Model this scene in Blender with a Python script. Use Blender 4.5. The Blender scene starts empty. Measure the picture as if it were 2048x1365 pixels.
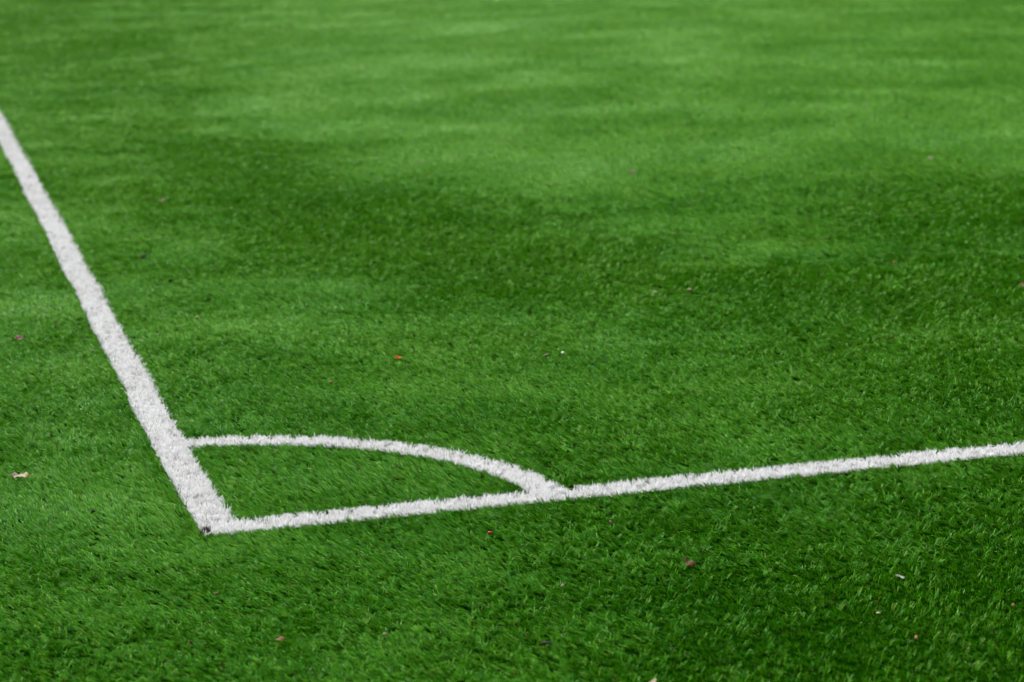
import bpy, bmesh, math
import numpy as np
from mathutils import Matrix, Vector

C = bpy.context.scene.collection
SC = bpy.context.scene
RNG = np.random.default_rng(11)

# ------------------------------------------------------------------ camera
CAM = np.array([-0.7412, -5.8643, 1.778])
PITCH, YAW, ROLL = 0.2151, 0.2628, -0.0255
FPX = 4770.08                       # focal length in pixels of a 2048 px wide frame (an 84 mm lens)
TIP = 0.016                         # height of the turf surface above the infill

def cam_axes():
    f = np.array([math.sin(YAW) * math.cos(PITCH), math.cos(YAW) * math.cos(PITCH), -math.sin(PITCH)])
    r = np.array([math.cos(YAW), -math.sin(YAW), 0.0])
    u = np.cross(r, f)
    c, s = math.cos(ROLL), math.sin(ROLL)
    return c * r + s * u, -s * r + c * u, f
AX_R, AX_U, AX_F = cam_axes()

cam_d = bpy.data.cameras.new("camera")
cam_d.sensor_width = 36.0
cam_d.lens = FPX / 2048 * 36
cam_d.clip_start, cam_d.clip_end = 0.1, 3000
cam_d.dof.use_dof = True
cam_d.dof.focus_distance = 6.45
cam_d.dof.aperture_fstop = 3.6
cam = bpy.data.objects.new("camera", cam_d)
C.objects.link(cam)
cam.matrix_world = Matrix(((AX_R[0], AX_U[0], -AX_F[0], CAM[0]),
                           (AX_R[1], AX_U[1], -AX_F[1], CAM[1]),
                           (AX_R[2], AX_U[2], -AX_F[2], CAM[2]), (0, 0, 0, 1)))
SC.camera = cam

# ------------------------------------------------------------------ overcast sky and soft sun
SUN_EL, SUN_AZ = math.radians(52), math.radians(-25)     # azimuth from +Y towards +X
world = bpy.data.worlds.new("World")
SC.world = world
world.use_nodes = True
wn = world.node_tree
wn.nodes.clear()
sky = wn.nodes.new("ShaderNodeTexSky")
sky.sky_type = 'NISHITA'
sky.sun_disc = False
sky.sun_elevation = SUN_EL
sky.sun_rotation = SUN_AZ
sky.air_density, sky.dust_density, sky.ozone_density = 1.0, 4.0, 1.0
hsv = wn.nodes.new("ShaderNodeHueSaturation")            # cloud cover takes the blue out of the sky
hsv.inputs["Saturation"].default_value = 0.12
bg = wn.nodes.new("ShaderNodeBackground")
bg.inputs["Strength"].default_value = 0.12
wo = wn.nodes.new("ShaderNodeOutputWorld")
wn.links.new(sky.outputs[0], hsv.inputs["Color"])
tcw = wn.nodes.new("ShaderNodeTexCoord")
sep = wn.nodes.new("ShaderNodeSeparateXYZ")
mr = wn.nodes.new("ShaderNodeMapRange")                  # an overcast sky is about three times brighter overhead than at the horizon
mr.inputs["From Min"].default_value, mr.inputs["From Max"].default_value = 0.0, 1.0
mr.inputs["To Min"].default_value, mr.inputs["To Max"].default_value = 0.42, 1.5
mul = wn.nodes.new("ShaderNodeVectorMath"); mul.operation = 'SCALE'
wn.links.new(tcw.outputs["Generated"], sep.inputs[0])
wn.links.new(sep.outputs["Z"], mr.inputs["Value"])
wn.links.new(hsv.outputs[0], mul.inputs[0])
wn.links.new(mr.outputs[0], mul.inputs["Scale"])
wn.links.new(mul.outputs[0], bg.inputs["Color"])
wn.links.new(bg.outputs[0], wo.inputs["Surface"])

sun_d = bpy.data.lights.new("sun", 'SUN')
sun_d.energy = 0.9
sun_d.angle = math.radians(40)
sun_d.color = (1.0, 0.995, 0.985)
sun = bpy.data.objects.new("sun", sun_d)
C.objects.link(sun)
sdir = Vector((math.sin(SUN_AZ) * math.cos(SUN_EL), math.cos(SUN_AZ) * math.cos(SUN_EL), math.sin(SUN_EL)))
sun.rotation_euler = sdir.to_track_quat('Z', 'Y').to_euler()
sun.location = (0, 0, 20)

SC.view_settings.view_transform = 'Standard'
SC.view_settings.look = 'None'
SC.view_settings.exposure = 1.05
SC.view_settings.gamma = 1.0
SC.cycles.filter_width = 1.1
SC.cycles.max_bounces = 5
SC.cycles.diffuse_bounces = 3
SC.cycles.glossy_bounces = 2
SC.cycles.transmission_bounces = 2
SC.cycles.use_denoising = True
SC.cycles.denoiser = 'OPENIMAGEDENOISE'
SC.cycles.denoising_input_passes = 'RGB_ALBEDO_NORMAL'

# ------------------------------------------------------------------ helpers
def at(px, py, z=TIP):
    """the point of the turf that the photo shows at this pixel of its 2048 px frame"""
    d = AX_F + (px - 1024) / FPX * AX_R - (py - 682.5) / FPX * AX_U
    p = CAM + d * ((z - CAM[2]) / d[2])
    return p

def tag(o, label=None, cat=None, group=None, kind=None):
    if label: o["label"] = label
    if cat: o["category"] = cat
    if group: o["group"] = group
    if kind: o["kind"] = kind
    return o

def link(name, me, *mats, parent=None):
    o = bpy.data.objects.new(name, me)
    for m in mats: me.materials.append(m)
    C.objects.link(o)
    if parent: o.parent = parent
    return o

def lattice_noise(x, y, scale, seed, octaves=1, gain=0.5):
    """smooth value noise, about -1..1"""
    out = np.zeros_like(x); amp = 1.0; tot = 0.0
    for o in range(octaves):
        g = np.random.default_rng(seed * 97 + o).random((257, 257)) * 2 - 1
        u, v = x / scale + 128 + 13.7 * o, y / scale + 128 - 7.3 * o
        i, j = np.floor(u).astype(int), np.floor(v).astype(int)
        a, b = u - i, v - j
        a = a * a * (3 - 2 * a); b = b * b * (3 - 2 * b)
        i0, i1, j0, j1 = i % 257, (i + 1) % 257, j % 257, (j + 1) % 257
        out += amp * ((g[i0, j0] * (1 - a) + g[i1, j0] * a) * (1 - b) + (g[i0, j1] * (1 - a) + g[i1, j1] * a) * b)
        tot += amp; amp *= gain; scale *= 0.5
    return out / tot * 1.6

# ------------------------------------------------------------------ materials
def mat_blades(name, stops, rough, spec, transl, transl_col):
    m = bpy.data.materials.new(name); m.use_nodes = True
    nt = m.node_tree; n = nt.nodes; n.clear()
    at_ = n.new("ShaderNodeAttribute"); at_.attribute_name = "tint"
    rp = n.new("ShaderNodeValToRGB")
    cr = rp.color_ramp
    cr.elements[0].position, cr.elements[0].color = stops[0][0], (*stops[0][1], 1)
    cr.elements[1].position, cr.elements[1].color = stops[-1][0], (*stops[-1][1], 1)
    for p, c in stops[1:-1]:
        e = cr.elements.new(p); e.color = (*c, 1)
    pb = n.new("ShaderNodeBsdfPrincipled")
    pb.inputs["Roughness"].default_value = rough
    pb.inputs["Specular IOR Level"].default_value = spec
    tr = n.new("ShaderNodeBsdfTranslucent")
    mx = n.new("ShaderNodeMixShader"); mx.inputs[0].default_value = transl
    out = n.new("ShaderNodeOutputMaterial")
    L = nt.links.new
    L(at_.outputs["Fac"], rp.inputs[0]); L(rp.outputs[0], pb.inputs["Base Color"]); L(rp.outputs[0], tr.inputs["Color"])
    L(pb.outputs[0], mx.inputs[1]); L(tr.outputs[0], mx.inputs[2]); L(mx.outputs[0], out.inputs[0])
    return m

GREEN = mat_blades("turf_green", [(0.0, (0.150, 0.085, 0.014)), (0.05, (0.120, 0.125, 0.004)), (0.10, (0.016, 0.140, 0.001)),
                                  (0.45, (0.053, 0.262, 0.001)), (0.75, (0.118, 0.338, 0.003)), (1.0, (0.190, 0.410, 0.075))],  # the palest stop carries the fibres' sky sheen in its colour
                   0.34, 0.13, 0.14, None)
WHITE = mat_blades("turf_white", [(0.0, (0.28, 0.28, 0.26)), (0.02, (0.42, 0.41, 0.37)), (0.12, (0.64, 0.63, 0.60)), (0.4, (0.79, 0.79, 0.79)), (1.0, (0.86, 0.86, 0.865))], 0.5, 0.3, 0.25, None)

def mat_plain(name, c1, c2, scale, rough=0.8, spec=0.3):
    m = bpy.data.materials.new(name); m.use_nodes = True
    nt = m.node_tree; pb = nt.nodes["Principled BSDF"]
    tc = nt.nodes.new("ShaderNodeTexCoord")
    nz = nt.nodes.new("ShaderNodeTexNoise"); nz.inputs["Scale"].default_value = scale; nz.inputs["Detail"].default_value = 5
    rp = nt.nodes.new("ShaderNodeValToRGB")
    rp.color_ramp.elements[0].position, rp.color_ramp.elements[0].color = 0.35, (*c1, 1)
    rp.color_ramp.elements[1].position, rp.color_ramp.elements[1].color = 0.68, (*c2, 1)
    nt.links.new(tc.outputs["Object"], nz.inputs["Vector"])
    nt.links.new(nz.outputs["Fac"], rp.inputs[0]); nt.links.new(rp.outputs[0], pb.inputs["Base Color"])
    pb.inputs["Roughness"].default_value = rough; pb.inputs["Specular IOR Level"].default_value = spec
    return m

# ------------------------------------------------------------------ the ground under the turf
bm = bmesh.new()
S = 900.0
for v in ((-S, -S), (S, -S), (S, S), (-S, S)): bm.verts.new((v[0], v[1], 0))
bm.faces.new(bm.verts)
me = bpy.data.meshes.new("ground"); bm.to_mesh(me); bm.free()
tag(link("ground", me, mat_plain("infill", (0.002, 0.016, 0.0005), (0.006, 0.034, 0.001), 90.0, 1.0, 0.0)), kind="structure")

# ------------------------------------------------------------------ the marked lines (corner of the pitch at the origin)
EDGE = [  # y, left edge, right edge of the touchline: it was cut in by hand and wanders a little
    (-1.0, 0.018, 0.112), (0.0, 0.011, 0.108), (0.4, 0.004, 0.102), (0.9, -0.003, 0.094), (1.6, -0.003, 0.093), (2.6, -0.001, 0.096),
    (4.0, 0.000, 0.099), (6.0, 0.002, 0.101), (8.4, 0.007, 0.104), (60.0, 0.06, 0.16)]
_E = np.array(EDGE)
GOAL_W, ARC_R, ARC_W = 0.1004, 1.0, 0.0915

def sd_touch(x, y):
    wob = lattice_noise(x * 0 + 3.1, y, 0.35, 5) * 0.003
    l, r = np.interp(y, _E[:, 0], _E[:, 1]) + wob, np.interp(y, _E[:, 0], _E[:, 2]) + wob
    return np.maximum(np.maximum(l - x, x - r), 0.0 - y)
def sd_goal(x, y):
    wob = lattice_noise(x, x * 0 + 7.7, 0.45, 6) * 0.003
    return np.maximum(np.maximum(wob - y, y - GOAL_W - wob), 0.008 - x)
def sd_arc(x, y):
    r = np.hypot(x, y)
    return np.maximum(np.maximum(np.maximum(r - ARC_R, ARC_R - ARC_W - r), 0.05 - x), 0.05 - y)
def sd_lines(x, y):
    return np.minimum(np.minimum(sd_touch(x, y), sd_goal(x, y)), sd_arc(x, y))

_fw = np.array([math.sin(YAW), math.cos(YAW)]); _rt = np.array([math.cos(YAW), -math.sin(YAW)])
HOLE = at(414, 1063, 0)[:2]                                    # the worn spot at the very tip of the corner
def in_hole(x, y):
    dx, dy = x - HOLE[0], y - HOLE[1]
    d = np.hypot((dx * _rt[0] + dy * _rt[1]) / 0.015, (dx * _fw[0] + dy * _fw[1] + 0.020) / 0.050)
    return d < 1 + 0.25 * lattice_noise(x, y, 0.012, 31)

# ------------------------------------------------------------------ nap: which way the fibres lie
# Traffic lays the fibres over in patches, and the corner ones imitate lens darkening: laid away from the lens they catch the sky, stood up or laid towards it they do not.
PATCHES = [  # pixel of the patch's middle, half sizes in metres across and along, strength
    (760, 430, 0.75, 1.5, -1.1), (1050, 540, 0.8, 0.7, -1.0), (1250, 590, 0.6, 0.4, -0.5), (540, 350, 0.6, 1.2, -0.6),
    (1960, 430, 0.8, 1.0, -1.2), (1700, 560, 0.8, 0.5, -0.6), (1950, 600, 0.5, 0.5, -0.8), (1980, 1250, 0.35, 0.35, -1.0), (1700, 1300, 0.4, 0.3, -0.4),
    (2000, 1060, 0.3, 0.2, -0.5), (1300, 1180, 0.3, 0.2, -0.3), (60, 35, 0.45, 2.2, -0.5), (150, 105, 0.42, 1.6, -0.5), (235, 170, 0.40, 1.3, -0.5), (330, 240, 0.40, 1.0, -0.45), (430, 300, 0.42, 0.8, -0.4),
    (1000, 330, 0.9, 1.1, 0.9), (1350, 290, 1.2, 1.1, 0.8), (1750, 240, 1.3, 1.5, 1.0), (1900, 280, 0.7, 0.6, 0.6), (1500, 130, 2.0, 4.0, 0.4), (1150, 90, 3.2, 7.0, 0.7),
    (620, 580, 0.35, 0.4, 1.0), (520, 640, 0.35, 0.3, 0.6), (690, 790, 0.4, 0.35, 1.0), (1150, 800, 0.3, 0.25, 0.5), (1420, 760, 0.5, 0.4, 0.4),
    (120, 1010, 0.4, 0.3, 1.1), (320, 1080, 0.25, 0.2, 0.8), (620, 1110, 0.3, 0.12, 0.7), (660, 950, 0.32, 0.2, 0.9), (1600, 870, 0.4, 0.2, 0.4),
    (370, 480, 0.3, 0.5, 0.6), (30, 610, 0.3, 0.4, 0.5), (550, 230, 0.9, 1.4, 0.4), (930, 1120, 0.25, 0.15, 0.3), (1650, 500, 0.35, 0.25, 0.5), (1480, 520, 0.4, 0.3, 0.5), (1520, 690, 0.7, 0.35, -0.05), (1900, 760, 0.5, 0.4, -0.1), (220, 1220, 0.5, 0.4, 0.6), (560, 1150, 0.4, 0.3, 0.25)]
_P = [(at(a, b, 0), c, d, e) for a, b, c, d, e in PATCHES]
def nap_lift(x, y):
    u = (x - CAM[0]) * _rt[0] + (y - CAM[1]) * _rt[1]; v = (x - CAM[0]) * _fw[0] + (y - CAM[1]) * _fw[1]
    b = 0.24 * lattice_noise(u, v, 1.2, 3, 3, 0.6) * np.interp(v, [9, 16], [1.0, 0.5]) + 0.30 * lattice_noise(u * 0.35, v, 0.42, 19, 3, 0.7) * np.interp(v, [7, 10], [0.0, 1.0]) + 0.38 * lattice_noise(u, v, 0.16, 8, 2, 0.7)
    q = u / v                                                   # -0.21 at the left edge of the view, 0.21 at the right
    right = np.clip((q + 0.03) / 0.20, 0, 1); mid = np.clip((q + 0.14) / 0.12, 0, 1)
    b = b + np.interp(v, [4.3, 5.2, 6.2, 9.0, 40.0], [-0.22, -0.18, 0.0, 0.0, 0.0]) - 0.70 * right * np.interp(v, [5.2, 6.0, 9.0], [1.0, 0.45, 0.0])  # near right laid towards the lens, standing in for lens falloff
    b = b + mid * np.interp(v, [9.0, 14.0, 22.0, 40.0], [0.0, 0.4, 0.75, 0.9]) - 0.12 * (1 - mid) * np.interp(v, [7.0, 9.0], [0.0, 1.0])
    for p, su, sv, a in _P:
        du = x - p[0]; dv = y - p[1]
        b = b + 0.85 * a * np.exp(-((du * _rt[0] + dv * _rt[1]) / su) ** 2 - ((du * _fw[0] + dv * _fw[1]) / sv) ** 2)
    return np.clip(b, -1.3, 1.3)

# ------------------------------------------------------------------ fibres
def fibre_mesh(name, x, y, az, th0, th1, length, width, roll, tint, levels, z0=0.0, strips=None):
    """ribbons that curve from th0 (at the root) to th1 (at the tip), both measured from upright"""
    n = len(x)
    t = np.linspace(0, 1, levels)
    cx, cy = np.sin(az), np.cos(az)
    px, pz = np.zeros(n), np.zeros(n)
    V = np.empty((n, levels, 2, 3), np.float32)
    for k in range(levels):
        if k:
            dt = t[k] - t[k - 1]; th = th0 + (th1 - th0) * (t[k] + t[k - 1]) / 2
            px = px + np.sin(th) * dt * length; pz = pz + np.cos(th) * dt * length
        th = th0 + (th1 - th0) * t[k]
        w = width * (0.5 if k < levels - 1 else 0.22)
        # across the ribbon: sideways, rolled about the ribbon's own axis
        rr = roll * (0.6 + 0.8 * t[k])
        sx, sy = cy * np.cos(rr), -cx * np.cos(rr)
        nx, ny, nz = -np.cos(th) * cx, -np.cos(th) * cy, np.sin(th)
        wx, wy, wz = sx + nx * np.sin(rr), sy + ny * np.sin(rr), nz * np.sin(rr)
        bx, by, bz = x + cx * px, y + cy * px, z0 + np.maximum(pz, 0.0015)
        for s, sg in ((0, -1), (1, 1)):
            V[:, k, s, 0] = bx + sg * w * wx; V[:, k, s, 1] = by + sg * w * wy; V[:, k, s, 2] = np.maximum(bz + sg * w * wz, 0.001)
    nv = n * levels * 2; nq = n * (levels - 1)
    base = (np.arange(n) * levels * 2)[:, None] + (np.arange(levels - 1) * 2)[None]
    Q = np.stack([base, base + 1, base + 3, base + 2], -1).reshape(-1, 4)
    verts, quads, tints = V.reshape(-1, 3), Q, np.repeat(tint, levels - 1)
    if strips is not None:                                    # the flat backing strip the fibres are tufted into
        sv, sq = strips
        quads = np.concatenate([quads, sq + len(verts)]); verts = np.concatenate([verts, sv]); tints = np.concatenate([tints, np.full(len(sq), 0.0)])
    me = bpy.data.meshes.new(name)
    me.vertices.add(len(verts)); me.vertices.foreach_set("co", np.ascontiguousarray(verts, np.float32).ravel())
    me.loops.add(len(quads) * 4); me.loops.foreach_set("vertex_index", np.ascontiguousarray(quads, np.int32).ravel())
    me.polygons.add(len(quads)); me.polygons.foreach_set("loop_start", np.arange(0, len(quads) * 4, 4, dtype=np.int32))
    a = me.attributes.new("tint", 'FLOAT', 'FACE'); a.data.foreach_set("value", np.ascontiguousarray(tints, np.float32))
    me.update(calc_edges=True)
    return me

def lay(x, y, tx, ty, rng, s):
    """az, th0, th1 for fibres rooted at x, y whose tufts stand at tx, ty"""
    B = nap_lift(tx, ty)
    h = (np.sin(tx * 915.3 + ty * 377.1) * 43758.5453) % 1.0               # per tuft
    h2 = (np.sin(tx * 269.5 + ty * 183.3) * 43758.5453) % 1.0
    clump = lattice_noise(tx, ty, 0.013 * s, 41, 2, 0.6) / max(1.0, s) ** 0.8
    base = YAW - 0.80 + 0.35 * lattice_noise(tx, ty, 0.55, 17, 2)
    w = 1.1 * B + 0.7 * clump + (0.8 if s <= 1.0 else 0.5) * (h - 0.5)
    # w > 0: the tuft lies away from the lens and shows its lit back; w < 0: it lies towards the lens and shows tips and gaps
    turn = 0.88 * (1 - np.tanh(w * 2.2))
    az = base + turn * np.where(h2 > 0.10, -1.0, 1.0) + rng.normal(0, 0.36, len(x))
    flat = 0.52 + 0.13 * B + 0.18 * clump + 0.25 * (h2 - 0.5)
    th0 = np.clip(0.25 + 0.5 * flat + rng.normal(0, 0.18, len(x)), 0.02, 1.2)
    th1 = np.clip(0.75 + 1.05 * flat + rng.normal(0, 0.30, len(x)), 0.2, 1.75)
    edge = np.exp(-np.maximum(sd_lines(x, y), 0) / 0.012)                 # fibres stand up against the inlaid lines
    return az, th0 * (1 - 0.6 * edge), th1 * (1 - 0.45 * edge), clump, B

def sample_strip(v0, v1, dens, rng):
    """tuft positions between two depths in front of the lens, a good step wider than the view"""
    k = 1024 / FPX * 1.05
    hw1 = v1 * k + 1.7
    n = int(dens * (v1 - v0) * 2 * hw1)
    v = rng.uniform(v0, v1, n); u = rng.uniform(-hw1, hw1, n)
    keep = np.abs(u) < np.where(rng.random(n) < 0.5, v * k + 0.5, v * k + 1.7)   # thinner at the sides, which only a step aside shows
    u, v = u[keep], v[keep]
    return CAM[0] + u * _rt[0] + v * _fw[0], CAM[1] + u * _rt[1] + v * _fw[1], v

PER = 9
def green_fibres():
    xs = []
    edges = [3.7]
    while edges[-1] < 36: edges.append(edges[-1] * 1.07)
    near, far = [], []
    for v0, v1 in zip(edges[:-1], edges[1:]):
        s = max(1.0, ((v0 + v1) / 2 / 7.6) ** 1.15)
        tx, ty, v = sample_strip(v0, v1, 76000 / PER / s ** 1.6, RNG)
        n = len(tx)
        TX, TY = np.repeat(tx, PER), np.repeat(ty, PER)
        x = TX + RNG.normal(0, 0.0035 * s, n * PER); y = TY + RNG.normal(0, 0.0035 * s, n * PER)
        ok = (sd_lines(x, y) > 0.0005 + RNG.normal(0, 0.0015, len(x))) & ~in_hole(x, y)
        x, y, TX, TY = x[ok], y[ok], TX[ok], TY[ok]
        az, th0, th1, clump, B = lay(x, y, TX, TY, RNG, s)
        keep = RNG.random(len(x)) < 1 + 0.42 * np.minimum(B, 0) + 0.25 * np.minimum(clump, 0)   # pile thinned where the nap is set dark, so the shaded base shows
        x, y, TX, TY, az, th0, th1 = [q[keep] for q in (x, y, TX, TY, az, th0, th1)]
        m = len(x)
        length = np.clip(RNG.normal(0.0178, 0.0032, m) * (1 + 0.20 / max(1.0, s) ** 0.8 * lattice_noise(TX, TY, 0.014 * s, 43, 2)), 0.010, 0.042) * s ** 0.25
        width = RNG.uniform(0.0010, 0.0017, m) * s ** 0.9
        roll = RNG.normal(0, 0.55, m)
        big = lattice_noise(TX, TY, 0.5, 21, 3)
        yarn = (np.sin(TX * 571.7 + TY * 733.9) * 24634.6345) % 1.0
        worn = np.interp(v0, [6.5, 8.0, 12.0, 16.0], [-0.05, 0.02, 0.10, 0.14])  # wear tint, plus the far turf's pale sheen put into the colour by depth
        worn = worn + 0.08 * np.clip(-B[keep], 0, 1) * np.interp(v0, [6.5, 8.5], [0, 1])       # faded where it has been played on
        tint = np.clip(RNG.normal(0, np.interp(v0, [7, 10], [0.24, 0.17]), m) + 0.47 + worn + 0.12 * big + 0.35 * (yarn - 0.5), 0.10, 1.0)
        brown = RNG.random(m) < 0.045 + 0.05 * np.clip(lattice_noise(TX, TY, 0.09, 23, 2), 0, 1)
        tint = np.where(brown, RNG.uniform(0.0, 0.09, m), tint)
        length = np.where(brown, length * 0.8, length); th1 = np.where(brown, np.clip(th1 + 0.4, 0, 1.9), th1)
        (near if v1 < 9.5 else far).append((x, y, az, th0, th1, length, width, roll, tint))
    cat = lambda L: [np.concatenate(c) for c in zip(*L)]
    return cat(near), cat(far)

near, far = green_fibres()
g = link("grass", fibre_mesh("grass", *near, levels=4), GREEN)
tag(g, "short green artificial grass fibres of the pitch around the corner", "grass", kind="stuff")
g2 = link("grass", fibre_mesh("grass_beyond", *far, levels=3), GREEN)
tag(g2, "blurred green artificial grass stretching away beyond the corner", "grass", kind="stuff")
print("fibres", len(near[0]), len(far[0]))

def white_fibres(name, box, sd, strip, dens=64000, s_of=None):
    (x0, x1, y0, y1) = box
    X, Y, W_ = [], [], []
    cells = 40
    ys = np.linspace(y0, y1, cells + 1) if (y1 - y0) > (x1 - x0) else None
    xs = np.linspace(x0, x1, cells + 1) if ys is None else None
    for i in range(cells):
        a0, a1, b0, b1 = (x0, x1, ys[i], ys[i + 1]) if ys is not None else (xs[i], xs[i + 1], y0, y1)
        cx, cy = (a0 + a1) / 2, (b0 + b1) / 2
        v = (cx - CAM[0]) * _fw[0] + (cy - CAM[1]) * _fw[1]
        s = max(1.0, (max(v, 1) / 6.8) ** 1.15)
        n = int(dens / PER / s ** 1.6 * (a1 - a0) * (b1 - b0))
        tx, ty = RNG.uniform(a0, a1, n), RNG.uniform(b0, b1, n)
        x = np.repeat(tx, PER) + RNG.normal(0, 0.004, n * PER); y = np.repeat(ty, PER) + RNG.normal(0, 0.004, n * PER)
        X.append(x); Y.append(y); W_.append(np.full(len(x), s))
    x, y, s = np.concatenate(X), np.concatenate(Y), np.concatenate(W_)
    ok = (sd(x, y) < 0.0 + RNG.normal(0, 0.0012, len(x))) & (~in_hole(x, y) | (RNG.random(len(x)) < 0.16))
    x, y, s = x[ok], y[ok], s[ok]; m = len(x)
    # the stiff white fibres stand more upright than the green ones and splay all ways
    az = RNG.uniform(0, 2 * math.pi, m)
    th0 = np.abs(RNG.normal(0.15, 0.18, m)); th1 = np.clip(np.abs(RNG.normal(1.08, 0.42, m)), 0, 1.8)
    length = np.clip(RNG.normal(0.0192, 0.0028, m), 0.008, 0.030) * s ** 0.2
    width = RNG.uniform(0.0011, 0.0019, m) * s ** 0.95
    tint = np.clip(RNG.normal(0.62, 0.22, m) + 0.16 * lattice_noise(x, y, 0.12, 51, 3) - 0.30 * (RNG.random(m) < 0.05), 0.02, 1)
    sv = np.array([(p[0], p[1], 0.004) for p in strip[0]], np.float32); sq = np.array(strip[1], np.int32)
    me = fibre_mesh(name, x, y, az, th0, th1, length, width, RNG.normal(0, 0.5, m), tint, 4, strips=(sv, sq))
    return link(name, me, WHITE)

def ribbon(a, b):
    n = len(a)
    return list(a) + list(b), [(i, i + 1, n + i + 1, n + i) for i in range(n - 1)]

yy = np.concatenate([np.linspace(0.03, 9, 40), np.linspace(10, 42, 8)])
touch = white_fibres("touchline", (-0.02, 0.22, 0.0, 42.0), sd_touch,
                     ribbon([(np.interp(v, _E[:, 0], _E[:, 2]) - 0.006, v) for v in yy], [(np.interp(v, _E[:, 0], _E[:, 1]) + 0.006, v) for v in yy]))
tag(touch, "long white line running from the worn corner away past the arc's left end", "pitch line", "white pitch lines")
xs_ = np.linspace(0.112, 6.5, 30)
sdg = lambda x, y: np.where(sd_touch(x, y) < 0, 1.0, sd_goal(x, y))
goal = white_fibres("goal_line", (0.0, 6.5, -0.01, 0.12), sdg, ribbon([(v, 0.006) for v in xs_], [(v, GOAL_W - 0.006) for v in xs_]))
tag(goal, "white line running from the corner to the right edge across the foreground", "pitch line", "white pitch lines")
aa = np.linspace(0.115, 1.455, 30)
sda = lambda x, y: np.where((sd_touch(x, y) < 0) | (sd_goal(x, y) < 0), 1.0, sd_arc(x, y))
arc = white_fibres("corner_arc", (0.0, 1.01, 0.0, 1.0101), sda,
                   ribbon([((ARC_R - 0.006) * math.sin(v), (ARC_R - 0.006) * math.cos(v)) for v in aa][::-1],
                          [((ARC_R - ARC_W + 0.006) * math.sin(v), (ARC_R - ARC_W + 0.006) * math.cos(v)) for v in aa][::-1]))
tag(arc, "white curved quarter arc joining the two straight lines at the corner", "pitch line", "white pitch lines")

# ------------------------------------------------------------------ what lies on the turf
def mat_leaf(name, c1, c2, rough=0.55):
    m = mat_plain(name, c1, c2, 60.0, rough, 0.3)
    return m

def place(o, px, py, z=None, rot=0.0, tilt=0.0, bank=0.0):
    """stand an object on the turf where the photo shows it; rot turns it about the upright, tilt raises its far edge"""
    p = at(px, py)
    o.location = (p[0], p[1], TIP - 0.003 if z is None else z)
    o.rotation_euler = (tilt, bank, -YAW + rot)
    return o

def mpp(px, py):
    return float(np.linalg.norm(at(px, py) - CAM)) / FPX

def sheet(name, outline, w, h, curl, thick, *mats, wave=0.0, seed=0):
    """a thin curled sheet (leaf, scrap): outline in a -1..1 box, w by h metres"""
    bm = bmesh.new()
    vs = [bm.verts.new((x * w / 2, y * h / 2, 0)) for x, y in outline]
    bm.faces.new(vs)
    bmesh.ops.triangulate(bm, faces=bm.faces[:])
    bmesh.ops.subdivide_edges(bm, edges=bm.edges[:], cuts=3, use_grid_fill=True)
    bmesh.ops.triangulate(bm, faces=bm.faces[:])
    r = np.random.default_rng(seed); ph = r.uniform(0, 6.28, 2)
    for v in bm.verts:
        X, Y = v.co.x / (w / 2), v.co.y / (h / 2)
        v.co.z = curl * w * (0.35 * X * X + 0.25 * Y * Y) + wave * w * math.sin(3.1 * X + ph[0]) * math.cos(2.3 * Y + ph[1])
    if len(mats) > 1:
        for f in bm.faces: f.material_index = 1 if f.calc_center_median().x > 0.28 * w else 0
    bmesh.ops.recalc_face_normals(bm, faces=bm.faces[:])
    bmesh.ops.solidify(bm, geom=bm.faces[:], thickness=thick)
    zmin = min(v.co.z for v in bm.verts)
    for v in bm.verts: v.co.z -= zmin
    me = bpy.data.meshes.new(name); bm.to_mesh(me); bm.free()
    for f in me.polygons: f.use_smooth = True
    return link(name, me, *mats)

def lump(name, sx, sy, sz, mat, rough=0.25, seed=0, hollow=False):
    bm = bmesh.new()
    bmesh.ops.create_icosphere(bm, subdivisions=3, radius=1.0)
    r = np.random.default_rng(seed); ax = r.normal(0, 1, (6, 3)); ph = r.uniform(0, 6.28, 6)
    for v in bm.verts:
        n = np.array(v.co)
        k = 1 + rough * sum(math.sin(2.2 * float(n @ ax[i]) + ph[i]) for i in range(6)) / 3
        if hollow and n[2] > 0.35: k *= 1 - 0.55 * (n[2] - 0.35)
        v.co = Vector((n[0] * k * sx, n[1] * k * sy, n[2] * k * sz))
    zmin = min(v.co.z for v in bm.verts)
    for v in bm.verts: v.co.z -= zmin
    me = bpy.data.meshes.new(name); bm.to_mesh(me); bm.free()
    for f in me.polygons: f.use_smooth = True
    return link(name, me, mat)

def stick(name, pts, radii, mat, sides=7):
    bm = bmesh.new(); rings = []
    P = [Vector(p) for p in pts]
    for i, p in enumerate(P):
        d = (P[min(i + 1, len(P) - 1)] - P[max(i - 1, 0)]).normalized()
        a = d.cross(Vector((0, 0, 1))); a = a.normalized() if a.length > 1e-4 else Vector((1, 0, 0))
        b = a.cross(d)
        rings.append([bm.verts.new(p + radii[i] * (math.cos(t) * a + math.sin(t) * b)) for t in [2 * math.pi * k / sides for k in range(sides)]])
    for r0, r1 in zip(rings[:-1], rings[1:]):
        for k in range(sides): bm.faces.new((r0[k], r0[(k + 1) % sides], r1[(k + 1) % sides], r1[k]))
    bm.faces.new(rings[0][::-1]); bm.faces.new(rings[-1])
    me = bpy.data.meshes.new(name); bm.to_mesh(me); bm.free()
    for f in me.polygons: f.use_smooth = True
    return link(name, me, mat)

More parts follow.
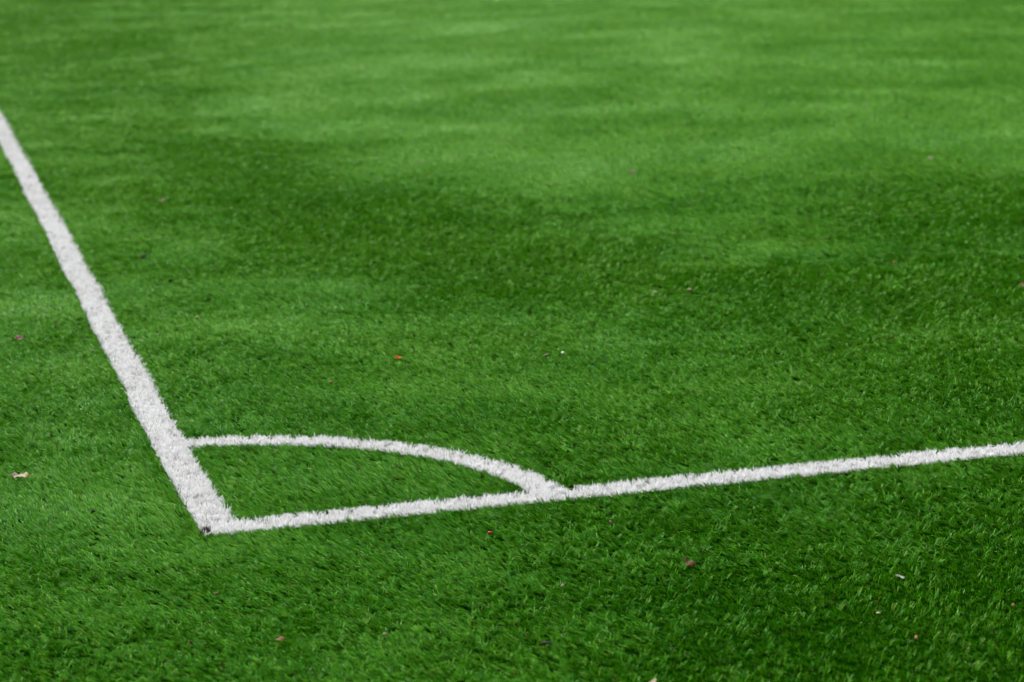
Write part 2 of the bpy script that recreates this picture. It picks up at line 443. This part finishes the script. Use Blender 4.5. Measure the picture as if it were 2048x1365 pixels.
PINK = mat_leaf("leaf_pink", (0.15, 0.035, 0.035), (0.32, 0.16, 0.15))
TAN = mat_leaf("leaf_tan", (0.22, 0.17, 0.11), (0.38, 0.31, 0.24))
AMBER = mat_leaf("leaf_amber", (0.26, 0.14, 0.045), (0.40, 0.24, 0.10))
ORANGE = mat_leaf("leaf_orange", (0.55, 0.09, 0.01), (0.75, 0.20, 0.02))
RUST = mat_leaf("leaf_rust", (0.08, 0.019, 0.007), (0.15, 0.042, 0.020))
BROWN = mat_leaf("leaf_brown", (0.14, 0.05, 0.018), (0.25, 0.10, 0.045))
DARK = mat_leaf("bark_dark", (0.008, 0.008, 0.006), (0.05, 0.05, 0.04), 0.8)
EARTH = mat_leaf("earth", (0.006, 0.004, 0.002), (0.022, 0.014, 0.007), 0.95)
RED = mat_leaf("berry_red", (0.30, 0.012, 0.006), (0.45, 0.04, 0.02), 0.3)
PALE = mat_leaf("scrap_pale", (0.62, 0.58, 0.50), (0.74, 0.73, 0.70))
STRAW = mat_leaf("straw", (0.26, 0.25, 0.13), (0.42, 0.40, 0.26))

PETAL = [(-1, -0.05), (-0.75, 0.35), (-0.3, 0.75), (0.2, 0.95), (0.6, 0.7), (0.9, 0.25), (1, -0.05), (0.55, -0.5), (0.1, -0.95), (-0.3, -0.7), (-0.7, -0.35)]
SLIM = [(-1, -0.35), (-0.6, 0.2), (-0.1, 0.75), (0.4, 0.9), (0.8, 0.6), (1, 0.1), (0.7, -0.5), (0.2, -0.9), (-0.4, -0.85), (-0.8, -0.65)]
WEDGE = [(-0.9, -0.9), (-1, 0.2), (-0.75, 1.0), (-0.2, 0.75), (0.3, 0.3), (1, 0.1), (0.75, -0.35), (0.1, -0.4), (-0.4, -0.6)]
HORN = [(-0.85, -1), (-1, -0.2), (-0.82, 1.0), (-0.55, 0.95), (-0.5, 0.1), (0.0, 0.15), (0.55, 0.05), (1.0, -0.1), (0.95, -0.6), (0.4, -0.85), (-0.2, -0.95)]
OAK = []
for i in range(40):                                            # a lobed oak leaf along X
    t = i / 40 * 2 * math.pi
    x = math.cos(t); half = 0.85 * math.sqrt(max(0, 1 - x * x)) * (0.74 + 0.26 * math.cos(x * 10.5))
    OAK.append((x, half if math.sin(t) >= 0 else -half))

def leaf(kind, px, py, w, h, outline, curl, mats, label, cat="leaf", tilt=0.75, rot=0.0, wave=0.05, seed=0, group=None, stalk=None, sink=0.003):
    k = mpp(px, py)
    o = sheet(kind, outline, w * k, h * k / math.sin(tilt + 0.28), curl, 0.0006, *mats, wave=wave, seed=seed)
    place(o, px, py + h * 0.3, z=TIP - sink, rot=rot, tilt=tilt)
    tag(o, label, cat, group)
    if stalk:
        st = stick("stalk", [(sx * w * k, sy * h * k, 0.002 + sz * k) for sx, sy, sz in stalk], [0.0010, 0.0008, 0.0006][:len(stalk)], mats[-1])
        st.parent = o
    return o

G = "small bits of leaf and litter on the turf"
leaf("fallen_leaf", 38, 672, 17, 11, PETAL, 0.25, (PINK,), "pinkish red leaf with a pale tip in the grass left of the touchline", tilt=0.8, seed=1)
leaf("oak_leaf", 41, 949, 34, 15, OAK, 0.18, (TAN, AMBER), "curled tan oak leaf with an amber tip at the left edge", tilt=0.35, seed=2, wave=0.10,
     stalk=[(0.47, 0, 0.5), (0.62, 0.05, 1.5), (0.72, 0.02, 3)], sink=0.001)
leaf("fallen_leaf", 797, 713, 14, 9, WEDGE, 0.2, (ORANGE,), "bright orange leaf scrap in the grass above the arc", tilt=0.9, seed=3, sink=0.0)
leaf("fallen_leaf", 1264, 341, 13, 9, PETAL, 0.2, (PINK, TAN), "blurred pinkish leaf far out on the paler grass", tilt=0.8, seed=4)
leaf("fallen_leaf", 1380, 1116, 21, 19, HORN, 0.18, (RUST,), "rusty red leaf with an upright horn, right of centre below the goal line", tilt=0.85, seed=5, wave=0.07)
leaf("fallen_leaf", 560, 1274, 20, 8, SLIM, 0.25, (BROWN,), "slim brown leaf lying in the foreground grass below the corner", tilt=0.6, seed=6)
leaf("fallen_leaf", 1307, 1357, 15, 15, SLIM, 0.25, (TAN, AMBER), "tan leaf cut off by the bottom edge of the photo", tilt=0.7, rot=-0.7, seed=7)
leaf("fallen_leaf", 2044, 566, 12, 8, PETAL, 0.25, (PINK, TAN), "pink leaf cut off by the right edge of the photo", tilt=0.8, seed=8)
leaf("fallen_leaf", 1859, 314, 11, 6, SLIM, 0.2, (TAN,), "small pale tan leaf scrap, farthest out at upper right", tilt=0.7, seed=9)
leaf("fallen_leaf", 322, 399, 15, 6, SLIM, 0.2, (RUST,), "blurred rusty leaf scrap beyond the upper part of the touchline", tilt=0.5, seed=10)
leaf("fallen_leaf", 1791, 522, 9, 6, WEDGE, 0.2, (BROWN,), "tiny orange brown leaf scrap in the dark grass at right", tilt=0.8, seed=12, group=G)
leaf("paper_scrap", 1800, 1152, 18, 9, [(-1, 0.7), (-0.6, 1), (-0.1, 0.75), (0.35, 0.2), (0.85, -0.1), (1, -0.6), (0.6, -1), (0.25, -0.75), (0.0, -0.1), (-0.4, 0.25), (-0.9, 0.3)],
     0.2, (PALE,), "curved white scrap in the dark grass at lower right", "scrap", tilt=1.0, rot=0.0, seed=13, sink=-0.001)

k = mpp(980, 1064)
o = place(lump("berry", 4.6 * k, 3.6 * k, 3.4 * k, RED, 0.06, 3), 980, 1067, z=TIP - 0.003, rot=0.5)
tag(o, "single glossy red berry in the grass just below the goal line", "berry")
st = stick("stalk", [(4.2 * k, 0, 5.0 * k), (5.2 * k, 0.5 * k, 5.6 * k), (6.2 * k, 0.6 * k, 5.4 * k)], [0.0006, 0.0005, 0.0004], BROWN); st.parent = o
k = mpp(1125, 706)
tag(place(lump("pebble", 3.3 * k, 3.0 * k, 2.6 * k, PALE, 0.14, 5), 1125, 708, z=TIP - 0.001), "small whitish pebble in the grass above the arc's right end", "pebble")
k = mpp(1092, 709)
tag(place(stick("straw", [(-6 * k, 0, 0), (-1 * k, 1 * k, 1.0 * k), (5 * k, 3 * k, 3.4 * k)], [0.5 * k, 1.1 * k, 0.6 * k], STRAW), 1092, 711, z=TIP - 0.001),
    "short pale straw beside the whitish pebble", "straw")
k = mpp(662, 762)
tag(place(lump("seed_husk", 3.6 * k, 3.2 * k, 3.4 * k, BROWN, 0.2, 7, True), 662, 766, z=TIP - 0.004), "small brown seed husk in the grass above the arc", "seed husk")
k = mpp(1221, 1040)
tag(place(lump("seed_husk", 2.6 * k, 2.4 * k, 5.2 * k, mat_leaf("husk_pink", (0.16, 0.06, 0.05), (0.38, 0.26, 0.23)), 0.16, 9, True), 1221, 1046, z=TIP - 0.004, tilt=0.25),
    "upright pinkish seed husk just below the goal line, right of the berry", "seed husk")
k = mpp(1093, 1284)
tg = place(stick("twig", [(-11 * k, 0, 1.5 * k), (-5 * k, 1 * k, 3 * k), (3 * k, 0, 3.6 * k), (11 * k, -2 * k, 1.5 * k)], [3.2 * k, 3.4 * k, 2.2 * k, 2.6 * k], DARK), 1093, 1288, z=TIP - 0.002)
tag(tg, "short black twig in the foreground grass near the bottom edge", "twig")
kb = stick("bud", [(6 * k, 1 * k, 4 * k), (9 * k, 3 * k, 6.5 * k)], [1.2 * k, 0.7 * k], DARK); kb.parent = tg

BITS = [(186, 1022, 8, 6, DARK, "dark crumb of bark in the grass left of the corner"),
        (287, 513, 13, 6, DARK, "dark blurred crumb of bark right of the touchline's upper half"),
        (341, 561, 9, 5, EARTH, "tiny dark crumb right of the touchline, below the larger blurred one"),
        (395, 633, 8, 5, STRAW, "tiny pale crumb in the grass right of the touchline"),
        (1783, 673, 8, 5, RUST, "dark red crumb in the grass at right, above the goal line"),
        (1379, 578, 9, 4, TAN, "pale pinkish crumb in the dark grass right of centre"),
        (1311, 583, 6, 4, STRAW, "pale crumb in the dark grass, left of the pinkish one"),
        (1832, 1274, 8, 7, AMBER, "tan crumb in the dark grass below the white scrap"),
        (2026, 1209, 7, 6, AMBER, "tan crumb near the right edge, level with the lower grass"),
        (382, 1284, 5, 8, RUST, "reddish crumb in the foreground grass, left of the slim brown leaf"),
        (434, 1186, 7, 6, BROWN, "tan brown crumb in the grass below the corner tip"),
        (770, 1267, 8, 7, TAN, "tan crumb in the foreground grass, right of the slim brown leaf"),
        (1125, 1171, 6, 8, TAN, "pale tan crumb in the grass above the black twig"),
        (1757, 1224, 8, 3, STRAW, "pale sliver in the dark grass left of and below the white scrap"),
        (1535, 1112, 4, 4, BROWN, "tiny orange brown crumb in the grass right of the rusty horned leaf")]
for i, (px, py, w, h, m, lab) in enumerate(BITS):
    k = mpp(px, py)
    o = place(lump("crumb", w * k / 2, w * k / 2.6, h * k / 2, m, 0.3, 20 + i), px, py + h * 0.35, z=TIP - 0.003, rot=i * 0.7 % 1.0)
    tag(o, lab, "crumb", G)

# ------------------------------------------------------------------ the worn tip of the corner
def crumbs():
    bm = bmesh.new(); r = np.random.default_rng(4)
    n = 26                                                     # a shallow bed of earth and rubber, higher towards its rim
    c = bm.verts.new((0, 0, 0.006)); rings = []
    for q, (rad, z) in enumerate(((0.35, 0.0065), (0.7, 0.005), (1.0, 0.0012))):
        rings.append([bm.verts.new((0.013 * rad * math.cos(2 * math.pi * k / n) * r.uniform(0.9, 1.1), 0.030 * rad * math.sin(2 * math.pi * k / n) * r.uniform(0.9, 1.1), z + r.uniform(0, 0.001))) for k in range(n)])
    for k in range(n):
        bm.faces.new((c, rings[0][k], rings[0][(k + 1) % n]))
        for a, b in zip(rings[:-1], rings[1:]): bm.faces.new((a[k], b[k], b[(k + 1) % n], a[(k + 1) % n]))
    for i in range(110):
        M = Matrix.Translation((r.normal(0, 0.0055), r.normal(0, 0.012), r.uniform(0.005, 0.010))) @ Matrix.Rotation(r.uniform(0, 6), 4, 'Z') @ Matrix.Scale(r.uniform(0.7, 1.4), 4, Vector((1, 0, 0)))
        bmesh.ops.create_icosphere(bm, subdivisions=1, radius=r.uniform(0.0007, 0.0015), matrix=M)
    me = bpy.data.meshes.new("worn_hole"); bm.to_mesh(me); bm.free()
    return link("worn_hole", me, EARTH)
wh = crumbs()
wh.location = (HOLE[0] - 0.004 * _fw[0], HOLE[1] - 0.004 * _fw[1], 0.0)
wh.rotation_euler = (0, 0, -YAW)
tag(wh, "small dark worn hole at the tip of the white corner", "hole")
p0, p1 = at(422, 1065, 0.006), at(452, 1066, 0.006)
bk = sheet("backing_edge", [(-1, -0.6), (-0.9, 0.8), (-0.2, 1), (0.5, 0.8), (1, 0.9), (0.95, -0.8), (0.3, -1), (-0.4, -0.7)], 0.040, 0.012, 0.05, 0.0008, mat_leaf("backing", (0.42, 0.39, 0.34), (0.58, 0.56, 0.52), 0.8), wave=0.03, seed=3)
bk.location = ((p0[0] + p1[0]) / 2, (p0[1] + p1[1]) / 2, 0.006); bk.rotation_euler = (0.5, 0, math.atan2(p1[1] - p0[1], p1[0] - p0[0]))
bk.parent = goal
